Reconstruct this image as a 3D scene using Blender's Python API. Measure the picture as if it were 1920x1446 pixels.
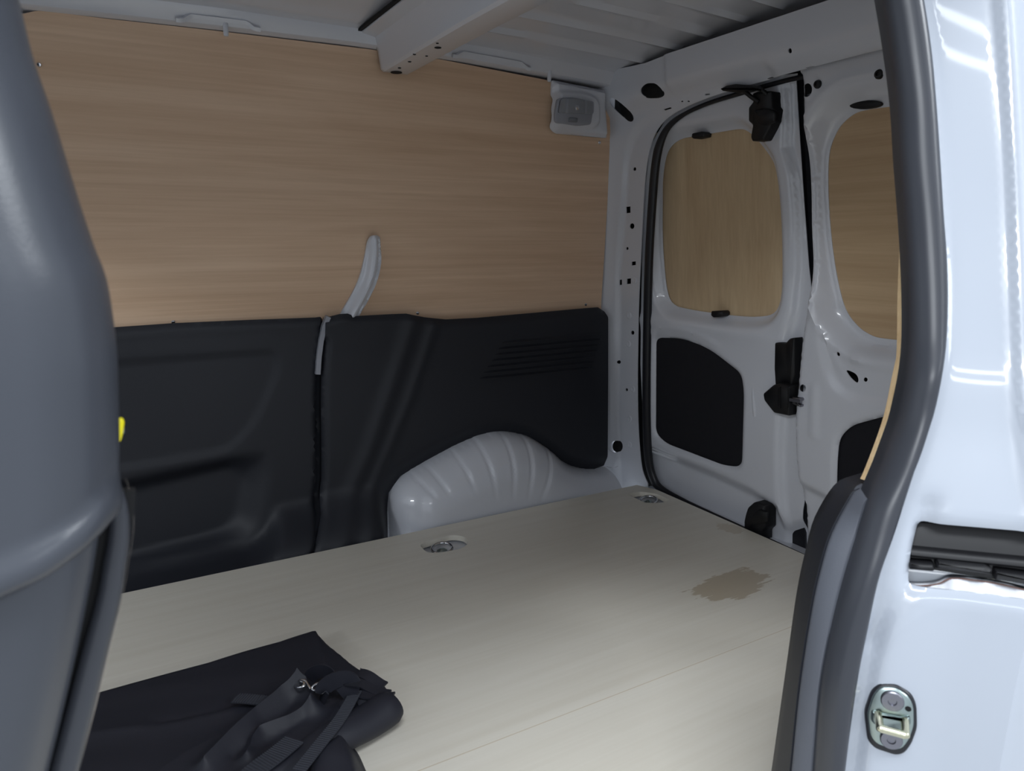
import bpy, bmesh, math, random
import numpy as np
from mathutils import Vector, Matrix
from mathutils.geometry import delaunay_2d_cdt

for o in list(bpy.data.objects): bpy.data.objects.remove(o)
sc = bpy.context.scene
C = sc.collection
random.seed(7)

# ------------------------------------------------------------------ camera
F, YAW, PITCH, H = 1365.0, math.radians(60), math.radians(11.5), 0.80
fwd = np.array([math.cos(PITCH)*math.cos(YAW), math.cos(PITCH)*math.sin(YAW), -math.sin(PITCH)])
rgt = np.cross(fwd, [0, 0, 1]); rgt /= np.linalg.norm(rgt)
upv = np.cross(rgt, fwd)
CAM = np.array([0, 0, H])
cd = bpy.data.cameras.new('camera'); cam = bpy.data.objects.new('camera', cd); C.objects.link(cam)
cd.sensor_width = 36; cd.lens = F*36/1920; cd.clip_start = .02
M = Matrix((rgt, upv, -fwd)).transposed().to_4x4(); M.translation = Vector(CAM); cam.matrix_world = M
cd.dof.use_dof = True; cd.dof.focus_distance = 1.75; cd.dof.aperture_fstop = 9.0
sc.camera = cam

# ------------------------------------------------------------------ light
vs = sc.view_settings
vs.view_transform = 'Standard'; vs.look = 'None'; vs.gamma = 1; vs.use_curve_mapping = False
vs.exposure = 0.0
w = bpy.data.worlds.new('showroom_air'); sc.world = w; w.use_nodes = True
bg = w.node_tree.nodes['Background']; bg.inputs[0].default_value = (.82, .90, 1.0, 1); bg.inputs[1].default_value = .90
def area(name, loc, look, sx, sy, power, col=(.90, .95, 1.0)):
    d = bpy.data.lights.new(name, 'AREA'); d.shape = 'RECTANGLE'; d.size = sx; d.size_y = sy; d.energy = power; d.color = col
    o = bpy.data.objects.new(name, d); C.objects.link(o); o.location = loc
    o.rotation_euler = (Vector(look)-Vector(loc)).to_track_quat('-Z', 'Y').to_euler()
    return o
area('hall_lamp_near', (-.75, -1.1, 3.9), (.3, .5, 0), 2.6, .5, 128)
area('hall_lamp_mid', (-3.5, -3.95, 2.8), (.75, .4, .9), 3.6, .10, 12)
area('hall_lamp_far', (-4.6, -5.1, 3.7), (.75, .4, .9), 4.2, .12, 18)
area('hall_lamp_rear', (2.9, -2.1, 2.9), (-.03, .43, .85), 1.8, .5, 75)
area('hall_lamp_side', (1.3, -5.2, 2.8), (.2, 1.2, .7), 3.2, .5, 34)
area('hall_lamp_front', (-4.6, -2.3, 3.0), (1.0, .8, .3), 2.6, .3, 115)

# ------------------------------------------------------------------ projection helpers (photo pixel -> place)
def ray(px, py):
    return rgt*((px-960)/F) + upv*(-(py-723)/F) + fwd
def on(px, py, ax, val):
    d = ray(px, py); return CAM + d*((val-CAM[ax])/d[ax])
def YW(z):                     # far side wall leans inwards above the belt
    z = np.asarray(z, float); return 1.93 - .17*np.maximum(z-.57, 0)
def XR(z): return 1.56 - .105*np.asarray(z, float)     # rear doors lean forward at the top
def on_wall(p, h=0):
    d = ray(*p); t = 1.9/d[1]
    for _ in range(12): t = (YW(CAM[2]+t*d[2]) - h)/d[1]
    q = CAM+d*t; return (q[0], q[2])
def on_rear(p, h=0):
    d = ray(*p); t = (1.56-h-.105*H)/(d[0]+.105*d[2]); q = CAM+d*t; return (q[1], q[2])
def WL(pts, h=0): return [on_wall(p, h) for p in pts]
def RL(pts, h=0): return [on_rear(p, h) for p in pts]
def FL(pts, z=0): return [tuple(on(p[0], p[1], 2, z)[:2]) for p in pts]
def FW(u, v, h): return np.stack([u, YW(v)-h, v], -1)
def FR(u, v, h): return np.stack([XR(v)-h, u, v], -1)
def FF(u, v, h): return np.stack([u, v, h], -1)

# ------------------------------------------------------------------ curves
def cr(P, n=8, closed=False):
    P = [np.array(p, float) for p in P]; N = len(P); out = []
    rng = range(N) if closed else range(N-1)
    for i in rng:
        if closed: a, b, c, d = P[i-1], P[i], P[(i+1) % N], P[(i+2) % N]
        else: a, b, c, d = P[max(i-1, 0)], P[i], P[i+1], P[min(i+2, N-1)]
        for k in range(n):
            t = k/n
            out.append(.5*((2*b)+(c-a)*t+(2*a-5*b+4*c-d)*t*t+(3*b-a-3*c+d)*t**3))
    if not closed: out.append(P[-1])
    return [tuple(p) for p in out]
def rnd(P, r, n=5):            # polygon with rounded corners
    P = [np.array(p, float) for p in P]; N = len(P); out = []
    for i in range(N):
        a, b, c = P[i-1], P[i], P[(i+1) % N]
        ri = r[i] if isinstance(r, (list, tuple)) else r
        la, lc = np.linalg.norm(a-b), np.linalg.norm(c-b)
        k = min(ri, .48*la, .48*lc)
        if k <= 0: out.append(tuple(b)); continue
        s, e = b+(a-b)/la*k, b+(c-b)/lc*k
        for j in range(n+1):
            t = j/n; out.append(tuple((1-t)**2*s+2*t*(1-t)*b+t*t*e))
    return out
def ell(cx, cy, rx, ry, n=16, a=0):
    ca, sa = math.cos(a), math.sin(a)
    return [(cx+ca*rx*math.cos(t)-sa*ry*math.sin(t), cy+sa*rx*math.cos(t)+ca*ry*math.sin(t)) for t in [2*math.pi*i/n for i in range(n)]]
def resample(P, step, closed=True):
    P = [np.array(p, float) for p in P]; out = []
    N = len(P)
    for i in range(N if closed else N-1):
        a, b = P[i], P[(i+1) % N]; L = np.linalg.norm(b-a); k = max(1, int(math.ceil(L/step)))
        for j in range(k): out.append(tuple(a+(b-a)*j/k))
    if not closed: out.append(tuple(P[-1]))
    return out
def segdist(u, v, poly, closed=True):
    P = np.array(poly, float); A = P if closed else P[:-1]; B = np.roll(P, -1, 0) if closed else P[1:]
    d = np.full(np.shape(u), 1e9)
    for a, b in zip(A, B):
        ab = b-a; L = ab@ab
        if L < 1e-14: continue
        t = np.clip(((u-a[0])*ab[0]+(v-a[1])*ab[1])/L, 0, 1)
        d = np.minimum(d, np.hypot(u-a[0]-t*ab[0], v-a[1]-t*ab[1]))
    return d
def inside(u, v, poly):
    P = np.array(poly, float); r = np.zeros(np.shape(u), bool); j = len(P)-1
    for i in range(len(P)):
        xi, yi = P[i]; xj, yj = P[j]
        if yi != yj: r ^= ((yi > v) != (yj > v)) & (u < (xj-xi)*(v-yi)/(yj-yi)+xi)
        j = i
    return r
def sdf(u, v, poly):           # negative inside
    d = segdist(u, v, poly); return np.where(inside(u, v, poly), -d, d)
def ss(a, b, x):
    t = np.clip((x-a)/(b-a), 0, 1); return t*t*(3-2*t)

# ------------------------------------------------------------------ objects
def link(o, parent=None):
    C.objects.link(o)
    if parent is not None:
        o.parent = parent; o.matrix_parent_inverse = Matrix.Translation(parent['_loc']).inverted() if '_loc' in parent else Matrix()
    return o
def mk(name, verts, faces, mat, parent=None, angle=35, smooth=True):
    me = bpy.data.meshes.new(name); me.from_pydata([tuple(map(float, v)) for v in verts], [], [tuple(map(int, f)) for f in faces]); me.update()
    if smooth:
        me.polygons.foreach_set('use_smooth', [True]*len(me.polygons)); me.set_sharp_from_angle(angle=math.radians(angle))
    me.materials.append(mat)
    return link(bpy.data.objects.new(name, me), parent)
def fixn(o):
    bm = bmesh.new(); bm.from_mesh(o.data); bmesh.ops.recalc_face_normals(bm, faces=bm.faces); bm.to_mesh(o.data); bm.free(); return o
def tag(o, label=None, cat=None, group=None, kind=None):
    if label: o['label'] = label
    if cat: o['category'] = cat
    if group: o['group'] = group
    if kind: o['kind'] = kind
    return o
def thing(name, loc, label, cat, group=None, kind=None):
    o = bpy.data.objects.new(name, None); C.objects.link(o); o.location = loc; o['_loc'] = [float(x) for x in loc]; o.empty_display_size = .05
    return tag(o, label, cat, group, kind)

def sheet(name, outline, frame, hfn, mat, step=.012, holes=(), thick=.003, parent=None, angle=35, extra=()):
    bstep = step*.9
    loops = [resample(outline, bstep)] + [resample(h, bstep*.7) for h in holes]
    allb = np.array([p for l in loops for p in l])
    O = np.array(loops[0]); lo, hi = O.min(0), O.max(0)
    gu = np.arange(lo[0]+step*.5, hi[0], step); gv = np.arange(lo[1]+step*.5, hi[1], step)
    U, V = np.meshgrid(gu, gv); U = U + (np.arange(len(gv)) % 2)[:, None]*step*.5
    U, V = U.ravel(), V.ravel()
    ok = inside(U, V, loops[0])
    for l in loops[1:]: ok &= ~inside(U, V, l)
    U, V = U[ok], V[ok]
    ok = np.ones(len(U), bool)
    for l in loops: ok &= segdist(U, V, l) > step*.35
    for e in extra:
        ok &= segdist(U, V, e, False) > step*.3
    U, V = U[ok], V[ok]
    co = [tuple(p) for p in allb] + list(zip(U, V)); edges = []; b = 0
    for l in loops:
        n = len(l); edges += [(b+i, b+(i+1) % n) for i in range(n)]; b += n
    for e in extra:
        e = resample(e, step*.8, False); k = len(co); co += e; edges += [(k+i, k+i+1) for i in range(len(e)-1)]
    vo, eo, fo, *_ = delaunay_2d_cdt([Vector(c) for c in co], edges, [], 0, 1e-7)
    vo = np.array([tuple(x) for x in vo]); fo = np.array([tuple(f) for f in fo])
    cen = vo[fo].mean(1); ok = inside(cen[:, 0], cen[:, 1], loops[0])
    for l in loops[1:]: ok &= ~inside(cen[:, 0], cen[:, 1], l)
    fo = fo[ok]
    u, v = vo[:, 0], vo[:, 1]
    h = hfn(u, v) if callable(hfn) else np.full(len(u), float(hfn))
    P = frame(u, v, h); B = frame(u, v, h-thick)
    a, b_, c = P[fo[:, 0]], P[fo[:, 1]], P[fo[:, 2]]
    if (np.cross(b_-a, c-a)*(P-B)[fo[:, 0]]).sum() < 0: fo = fo[:, ::-1]
    n = len(P); verts = np.vstack([P, B]); faces = [tuple(f) for f in fo] + [tuple(f[::-1]+n) for f in fo]
    cnt = {}
    for f in fo:
        for i in range(3):
            e = (f[i], f[(i+1) % 3]); cnt[e] = 1
    for (x, y) in cnt:
        if (y, x) not in cnt: faces.append((y, x, x+n, y+n))
    return mk(name, verts, faces, mat, parent, angle)
def slab(name, poly, frame, h0, h1, mat, parent=None, bev=.002, angle=50):
    """solid prism over a polygon between two heights with a chamfered front edge"""
    P = np.array(poly, float); N = len(P)
    ar = .5*np.sum(P[:, 0]*np.roll(P[:, 1], -1)-np.roll(P[:, 0], -1)*P[:, 1])
    if ar < 0: P = P[::-1]
    pr, nx = np.roll(P, 1, 0), np.roll(P, -1, 0)
    t = (nx-pr); t /= np.linalg.norm(t, axis=1)[:, None]+1e-12
    I = P + np.stack([-t[:, 1], t[:, 0]], -1)*bev
    sg = 1 if h1 > h0 else -1
    L = [frame(P[:, 0], P[:, 1], np.full(N, h0)), frame(P[:, 0], P[:, 1], np.full(N, h1-sg*bev)), frame(I[:, 0], I[:, 1], np.full(N, h1))]
    verts = np.vstack(L); faces = []
    for k in range(2):
        for i in range(N): faces.append((k*N+i, k*N+(i+1) % N, (k+1)*N+(i+1) % N, (k+1)*N+i))
    faces.append(tuple(range(2*N, 3*N))); faces.append(tuple(range(N-1, -1, -1)))
    return fixn(mk(name, verts, faces, mat, parent, angle))
def loft(name, curves, mat, parent=None, closed=False, caps=False, angle=40, thick=0):
    K = len(curves); N = len(curves[0]); verts = np.vstack([np.array(c, float) for c in curves]); faces = []
    for k in range(K if closed else K-1):
        k2 = (k+1) % K
        for i in range(N-1): faces.append((k*N+i, k*N+i+1, k2*N+i+1, k2*N+i))
    if caps: faces += [tuple(k*N for k in range(K)), tuple(k*N+N-1 for k in range(K))[::-1]]
    o = fixn(mk(name, verts, faces, mat, parent, angle))
    if thick:
        m = o.modifiers.new('thick', 'SOLIDIFY'); m.thickness = thick; m.offset = -1
    return o
def sweep(name, path, sec, mat, parent=None, up=(0, 0, 1), closed=False, angle=40, scale=None):
    """closed section (a along side, b along up') carried along a 3-D path"""
    P = np.array(path, float); N = len(P); up = np.array(up, float); S = np.array(sec, float); K = len(S); verts = []
    for i in range(N):
        t = P[(i+1) % N]-P[i-1] if closed else P[min(i+1, N-1)]-P[max(i-1, 0)]
        t /= np.linalg.norm(t); s = np.cross(t, up); s /= np.linalg.norm(s); q = np.cross(s, t)
        sk = scale[i] if scale is not None else 1
        for a, b in S: verts.append(P[i]+s*a*sk+q*b*sk)
    faces = []
    for i in range(N if closed else N-1):
        j = (i+1) % N
        for k in range(K): faces.append((i*K+k, i*K+(k+1) % K, j*K+(k+1) % K, j*K+k))
    if not closed: faces += [tuple(range(K-1, -1, -1)), tuple((N-1)*K+k for k in range(K))]
    return fixn(mk(name, verts, faces, mat, parent, angle))
def circ(r, n=12, ry=None): return [(r*math.cos(2*math.pi*i/n), (ry or r)*math.sin(2*math.pi*i/n)) for i in range(n)]
def tube(name, path, r, mat, parent=None, up=(.3, .2, 1), n=12, closed=False, scale=None): return sweep(name, path, circ(r, n), mat, parent, up, closed, 60, scale)
def lathe(name, org, axis, prof, mat, parent=None, n=20, angle=35):
    ax = np.array(axis, float); ax /= np.linalg.norm(ax); a = np.cross(ax, [0, 0, 1] if abs(ax[2]) < .9 else [1, 0, 0]); a /= np.linalg.norm(a); b = np.cross(ax, a)
    verts = []; faces = []
    for r, t in prof:
        for i in range(n):
            q = 2*math.pi*i/n; verts.append(np.array(org)+ax*t+(a*math.cos(q)+b*math.sin(q))*r)
    K = len(prof)
    for k in range(K-1):
        for i in range(n): faces.append((k*n+i, k*n+(i+1) % n, (k+1)*n+(i+1) % n, (k+1)*n+i))
    faces += [tuple(range(n-1, -1, -1)), tuple((K-1)*n+i for i in range(n))]
    return fixn(mk(name, verts, faces, mat, parent, angle))

# ------------------------------------------------------------------ materials
def srgb(r, g, b):
    f = lambda c: (c/12.92 if c <= .04045 else ((c+.055)/1.055)**2.4)
    return (f(r/255), f(g/255), f(b/255), 1)
def mat(name, col, rough=.5, metal=0, coat=0, spec=.5, bump=None, trans=0, ior=1.45):
    m = bpy.data.materials.new(name); m.use_nodes = True; nt = m.node_tree; p = nt.nodes['Principled BSDF']
    p.inputs['Base Color'].default_value = col; p.inputs['Roughness'].default_value = rough; p.inputs['Metallic'].default_value = metal
    p.inputs['Coat Weight'].default_value = coat; p.inputs['Coat Roughness'].default_value = .04; p.inputs['Specular IOR Level'].default_value = spec
    p.inputs['Transmission Weight'].default_value = trans; p.inputs['IOR'].default_value = ior
    if bump:
        sca, stg, dist = bump
        tc = nt.nodes.new('ShaderNodeTexCoord'); n = nt.nodes.new('ShaderNodeTexNoise'); n.inputs['Scale'].default_value = sca; n.inputs['Detail'].default_value = 3
        b = nt.nodes.new('ShaderNodeBump'); b.inputs['Strength'].default_value = stg; b.inputs['Distance'].default_value = dist
        nt.links.new(tc.outputs['Object'], n.inputs['Vector']); nt.links.new(n.outputs['Fac'], b.inputs['Height']); nt.links.new(b.outputs['Normal'], p.inputs['Normal'])
    return m
def wood(name, grain, light, dark, contrast=1.0, rough=.55, fine=150, stain=None, lines=None):
    m = bpy.data.materials.new(name); m.use_nodes = True; nt = m.node_tree; N = nt.nodes; L = nt.links; p = N['Principled BSDF']
    tc = N.new('ShaderNodeTexCoord')
    def noise(sc3, detail=4, rg=.6, dist=0):
        mp = N.new('ShaderNodeMapping'); mp.inputs['Scale'].default_value = sc3; L.new(tc.outputs['Object'], mp.inputs['Vector'])
        n = N.new('ShaderNodeTexNoise'); n.inputs['Scale'].default_value = 1; n.inputs['Detail'].default_value = detail; n.inputs['Roughness'].default_value = rg; n.inputs['Distortion'].default_value = dist
        L.new(mp.outputs[0], n.inputs['Vector']); return n
    g = [k for k in range(3) if k != grain]
    def sv(along, across): s = [across]*3; s[grain] = along; return s
    n1 = noise(sv(1.1, 13), 4, .62, .5); n2 = noise(sv(4, fine), 3, .6); n3 = noise(sv(.5, 42), 3, .6, .4)
    def math_(op, a, b):
        x = N.new('ShaderNodeMath'); x.operation = op
        for i, q in enumerate((a, b)):
            if isinstance(q, (int, float)): x.inputs[i].default_value = q
            else: L.new(q, x.inputs[i])
        return x.outputs[0]
    v = math_('ADD', math_('MULTIPLY', n1.outputs['Fac'], .45), math_('ADD', math_('MULTIPLY', n2.outputs['Fac'], .2), math_('MULTIPLY', n3.outputs['Fac'], .35)))
    r = N.new('ShaderNodeValToRGB'); c = .2/contrast
    r.color_ramp.elements[0].position = .5-c; r.color_ramp.elements[0].color = dark; r.color_ramp.elements[1].position = .5+c*.75; r.color_ramp.elements[1].color = light
    L.new(v, r.inputs[0]); colr = r.outputs[0]
    def mix(fac, a, b):
        x = N.new('ShaderNodeMix'); x.data_type = 'RGBA'; L.new(fac, x.inputs[0]); L.new(a, x.inputs[6]); x.inputs[7].default_value = b; return x.outputs[2]
    if stain or lines:
        sp = N.new('ShaderNodeSeparateXYZ'); L.new(tc.outputs['Object'], sp.inputs[0])
    for (cx, cy, rx, ry, col, amt) in (stain or []):
        ns = noise([8, 60, 1], 4, .65); nb = noise([22, 22, 1], 3, .6)
        dx = math_('DIVIDE', math_('SUBTRACT', sp.outputs[0], cx), rx); dy = math_('DIVIDE', math_('SUBTRACT', sp.outputs[1], cy), ry)
        d = math_('SQRT', math_('ADD', math_('MULTIPLY', dx, dx), math_('MULTIPLY', dy, dy)), 0)
        d = math_('ADD', d, math_('MULTIPLY', math_('SUBTRACT', ns.outputs['Fac'], .5), 1.5)); d = math_('ADD', d, math_('MULTIPLY', math_('SUBTRACT', nb.outputs['Fac'], .5), .9))
        mr = N.new('ShaderNodeMapRange'); mr.inputs[1].default_value = .92; mr.inputs[2].default_value = 1.04; mr.inputs[3].default_value = amt; mr.inputs[4].default_value = 0; mr.clamp = True; L.new(d, mr.inputs[0])
        colr = mix(mr.outputs[0], colr, col)
    for (y0, x0, x1, col, wd) in (lines or []):
        d = math_('ABSOLUTE', math_('SUBTRACT', sp.outputs[1], y0), 0)
        mr = N.new('ShaderNodeMapRange'); mr.inputs[1].default_value = wd*.5; mr.inputs[2].default_value = wd; mr.inputs[3].default_value = .55; mr.inputs[4].default_value = 0; L.new(d, mr.inputs[0])
        gx = math_('MULTIPLY', math_('GREATER_THAN', sp.outputs[0], x0), math_('LESS_THAN', sp.outputs[0], x1))
        colr = mix(math_('MULTIPLY', mr.outputs[0], gx), colr, col)
    L.new(colr, p.inputs['Base Color']); p.inputs['Roughness'].default_value = rough
    b = N.new('ShaderNodeBump'); b.inputs['Strength'].default_value = .12; b.inputs['Distance'].default_value = .002; L.new(n2.outputs['Fac'], b.inputs['Height']); L.new(b.outputs['Normal'], p.inputs['Normal'])
    return m
PAINT = mat('white_paint', srgb(208, 210, 217), .28, coat=.6)
PAINT_DIM = mat('gloss_white_paint_dimmed', srgb(174, 180, 190), .22, coat=1.0)  # same white paint; colour darkened to offset the strong light on the pillar
PLAST = mat('dark_grey_plastic', srgb(66, 69, 76), .28, bump=(900, .12, .001))
TRIM = mat('black_trim_plastic', srgb(32, 34, 41), .55, bump=(700, .2, .001))
TRIMG = mat('charcoal_textured_plastic', srgb(84, 87, 95), .6, bump=(800, .3, .001))
RUB = mat('black_rubber', srgb(30, 31, 36), .38, bump=(400, .05, .001))
SEALM = mat('soft_grey_rubber', srgb(56, 58, 64), .30)
BLK = mat('matt_black', srgb(18, 18, 21), .5)
CAV = mat('cavity_black', srgb(10, 10, 12), .8)  # black put in for the shade inside holes and gaps
FELT = mat('black_felt', srgb(22, 22, 28), .95, bump=(500, .5, .002))
PLYW = wood('plywood_wall', 0, srgb(229, 198, 168), srgb(198, 163, 132), 1.0)
PLYV = wood('plywood_vertical', 2, srgb(214, 190, 154), srgb(184, 156, 122), 1.0)
PLYH = wood('plywood_door', 1, srgb(206, 178, 142), srgb(172, 142, 108), 1.0)
PLYF = wood('plywood_floor', 0, srgb(232, 227, 215), srgb(216, 209, 194), .8, .42,
            stain=[(1.240, 1.115, .108, .054, srgb(182, 167, 142), .8), (1.49, 1.36, .03, .04, srgb(200, 187, 164), .6)], lines=[(.915, .30, 1.25, srgb(190, 170, 140), .0014)])
PLYE = wood('plywood_edge', 2, srgb(240, 214, 170), srgb(196, 158, 112), 1.6, .7, fine=500)
ZINC = mat('zinc_steel', srgb(168, 182, 180), .32, metal=1, bump=(120, .1, .001))
ZINCY = mat('yellow_zinc', srgb(210, 208, 182), .2, metal=1)
STEEL = mat('dark_steel', srgb(140, 140, 148), .35, metal=1)
CHROME = mat('bright_steel', srgb(215, 215, 218), .15, metal=1)
LENS = mat('clear_lens', srgb(225, 228, 235), .12, trans=.75)
LAMPG = mat('lamp_grey', srgb(150, 152, 160), .35)
YEL = mat('yellow_plastic', srgb(240, 225, 20), .45)
CLOTH = mat('black_nylon', srgb(36, 37, 46), .55, bump=(1200, .25, .001))
WEB = mat('black_webbing', srgb(48, 50, 58), .7)
TAPE = mat('white_tape', srgb(222, 224, 230), .4)
GLUE = mat('brown_sealant', srgb(120, 92, 84), .6)
GRND = mat('hall_floor', srgb(178, 178, 178), .4)

# ================================================================== SETTING
# hall ground under the van
g = mk('ground', [(-9, -9, -.62), (9, -9, -.62), (9, 9, -.62), (-9, 9, -.62), (-9, -9, -.66), (9, -9, -.66), (9, 9, -.66), (-9, 9, -.66)], [(0, 1, 2, 3), (7, 6, 5, 4), (0, 4, 5, 1), (1, 5, 6, 2), (2, 6, 7, 3), (3, 7, 4, 0)], GRND, smooth=False)
tag(g, 'grey hall floor the van stands on', 'ground', kind='structure')

# ---- floor: pale plywood board with two cut-outs over the steel floor
ringA = rnd(FL([(785, 1021), (845, 1003), (868, 1005), (878, 1013), (876, 1022), (862, 1030), (820, 1037), (800, 1036)]), .02)
ringB = rnd(FL([(1176, 927), (1200, 922), (1232, 926), (1256, 938), (1240, 943), (1210, 943)]), .012)
floor = sheet('floor', [(-.9, .36), (.62, .36), (.70, .56), (1.526, .56), (1.526, 1.705), (1.50, 1.775), (-.9, 1.785)], FF, 0, PLYF, .05, [ringA, ringB], .015)
tag(floor, 'pale plywood cargo floor board', 'floor', kind='structure')
sheet('steel_floor', [(-.9, .36), (1.60, .36), (1.60, 1.79), (-.9, 1.79)], FF, -.021, PAINT, .2, (), .01, floor)

# ---- far side wall of the body
wall = sheet('wall_left', [(-.9, -.1), (1.44, -.1), (1.42, .57), (1.35, 1.29), (-.9, 1.29)], FW, -.035, PAINT, .12, (), .004)
tag(wall, 'white steel body side behind the lining', 'wall', kind='structure')

sheet('outer_skin', [(-.9, -.12), (1.66, -.12), (1.60, 1.31), (-.9, 1.31)], FW, -.10, PAINT, .2, (), .003, wall)
# wheel arch
arch_px = cr([(719, 1040), (719, 1000), (720, 958), (728, 920), (752, 888), (798, 860), (850, 832), (898, 812), (940, 806), (985, 815), (1022, 838), (1052, 863), (1080, 874), (1110, 877), (1140, 875)], 6)
arch_uv = WL(arch_px, .012) + [(1.475, .05), (1.475, -.09)]
lines_px = [[(767, 882), (805, 922)], [(797, 858), (830, 915)], [(852, 830), (876, 908)], [(900, 811), (914, 914)], [(952, 806), (948, 912)], [(993, 818), (977, 914)], [(1033, 850), (1003, 919)]]
lines_uv = [WL(resample(l, 20, False), .09) for l in lines_px]
au = np.array(arch_uv); aprof = arch_uv[:-2]
def arch_h(u, v):
    d = segdist(u, v, aprof, False)
    k = np.clip(d/.13, 0, 1); h = .012 + .128*np.sqrt(np.clip(1-(1-k)**2, 0, 1))
    for l in lines_uv:
        P = np.array(l); a, b = P[0], P[-1]; t = (b-a)/np.linalg.norm(b-a); n = np.array([-t[1], t[0]])
        s = (u-a[0])*n[0]+(v-a[1])*n[1]; q = (u-a[0])*t[0]+(v-a[1])*t[1]; Ls = np.linalg.norm(b-a)
        f = ss(-.08, -.02, q)*(1-ss(Ls*.55, Ls*1.25, q))
        h = h - f*(.006*np.exp(-(s/.0045)**2)) + f*.003*ss(-.004, .004, s)*(1-ss(.004, .06, s))
    return h
sheet('wheel_arch', arch_uv, FW, arch_h, PAINT, .007, (), .003, wall, 60)

# ---- roof
ZR = lambda x, y: 1.318 - .042*((y-1.17)/.62)**2 - .02*np.maximum(x-.75, 0)**2/.5
def FRf(u, v, h): return np.stack([u, v, ZR(u, v)-h], -1)
def on_roof(p):
    d = ray(*p); t = .5/d[2]
    for _ in range(30): q = CAM+d*t; t = (ZR(q[0], q[1])-H)/d[2]
    q = CAM+d*t; return (q[0], q[1])
ribs = [[on_roof(a), on_roof(b)] for a, b in (((895, 48), (1207, 113)), ((962, 20), (1270, 88)), ((1083, 0), (1330, 62)))]
ribs = [[np.array(a), np.array(b)] for a, b in ribs]
dy = ribs[1][0][1]-ribs[0][0][1]
for k in (1, 2, 3): ribs.append([ribs[2][0]+np.array([0, dy*k]), ribs[2][1]+np.array([0, dy*k])])
def roof_h(u, v):
    h = np.zeros_like(u)
    for a, b in ribs:
        d = segdist(u, v, [a, b], False); h += .010*(1-ss(.003, .017, d))
    h += .005*(1-ss(.0, .03, np.abs(v-1.72)))*(u < .60)
    return h
ceil = sheet('ceiling', [(-.9, .42), (1.47, .42), (1.47, 1.80), (-.9, 1.80)], FRf, roof_h, PAINT, .012, (), .003)
tag(ceil, 'white ribbed steel van roof skin', 'ceiling', kind='structure')

# long side rail between lining and roof
def zt(x): return np.interp(x, [-.9, -.05, .3, .6, .9, 1.26, 1.5], [1.228, 1.239, 1.247, 1.251, 1.247, 1.234, 1.22])
xs = np.linspace(-.9, 1.41, 70)
def railcurve(y, dz): return [(x, y, zt(x)+dz) for x in xs]
sec = [(1.85, .0), (1.795, -.002), (1.785, .002), (1.772, .020), (1.766, .032), (1.745, .040), (1.74, .09), (1.86, .09)]
loft('side_rail', [railcurve(y, dz) for y, dz in sec], PAINT, ceil, closed=True, caps=True, angle=30)
for (a, b) in (((340, 40), (480, 55)), ((856, 107), (990, 130))):     # spot-welded lips under the rail
    p0, p1 = on(a[0], a[1], 1, 1.772), on(b[0], b[1], 1, 1.772)
    x0, x1 = p0[0], p1[0]
    P = [(x, 1.7755, zt(x)+.0015+.011*float(ss(x0, x0+.02, x)*(1-ss(x1-.02, x1, x)))) for x in np.linspace(x0-.01, x1+.01, 24)]
    sweep('rail_lip', P, [(-.004, -.004), (.004, -.004), (.004, .004), (-.004, .004)], PAINT, ceil, up=(0, -.6, 1), angle=30)
for (px, py) in ((423, 52), (1030, 141)):
    q = on(px, py, 1, 1.785)
    lathe('peg', q+np.array([0, 0, .016]), (0, 0, -1), [(.006, 0), (.006, .012), (.0055, .03), (.0045, .033)], PAINT, ceil, 12)

nr = [(x, 0, 0) for x in np.linspace(-.9, 1.46, 30)]
loft('near_rail', [[(p[0], y, z) for p in nr] for y, z in ((.40, 1.24), (.47, 1.232), (.56, 1.228), (.60, 1.245), (.62, 1.29), (.44, 1.33), (.38, 1.30))], PAINT, ceil, closed=True, caps=True)
# roof bow: folded hat section crossing the van
def bowpt(px, py, x): q = on(px, py, 0, x); return q
XB = .67
edge = [bowpt(715, 133, XB), bowpt(780, 94, XB), bowpt(868, 42, XB), bowpt(940, 2, XB)]
by = [e[1] for e in edge][::-1]; bz = [e[2] for e in edge][::-1]
def bow_z(y): return np.interp(y, by, bz)
ys = np.concatenate([np.linspace(.45, 1.6, 20), np.linspace(1.62, edge[0][1], 16)])
def bz2(y): 
    return float(np.interp(y, [.45]+by, [min(bz[0], 1.275)]+bz))
bowsec = [(-.055, None, 0), (-.052, None, .005), (-.020, None, .010), (-.006, 0, .045), (0, 0, .004), (.006, 0, 0), (.066, 0, 0), (.072, 0, .003), (.105, None, .012), (.14, None, .002)]
curves = []
for dx, mode, dz in bowsec:
    c = []
    for y in ys:
        zb = bz2(y); zr = float(ZR(XB+dx, y)); ztop = min(zr, zb+.075)
        if mode is None: z = min(zr+.001, zb+.08)-dz
        else: z = zb+dz*min(1, (zr-zb)/.06)
        c.append((XB+dx*(1 if mode is None else 1), y, z))
    curves.append(c)
loft('roof_bow', curves, PAINT, ceil, angle=28, thick=.002)
sweep('sealant_gap', [(XB-.060, y, min(float(ZR(XB-.06, y)), bz2(y)+.08)-.001) for y in ys], [(-.004, -.003), (.004, -.003), (.004, .003), (-.004, .003)], CAV, ceil)

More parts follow.
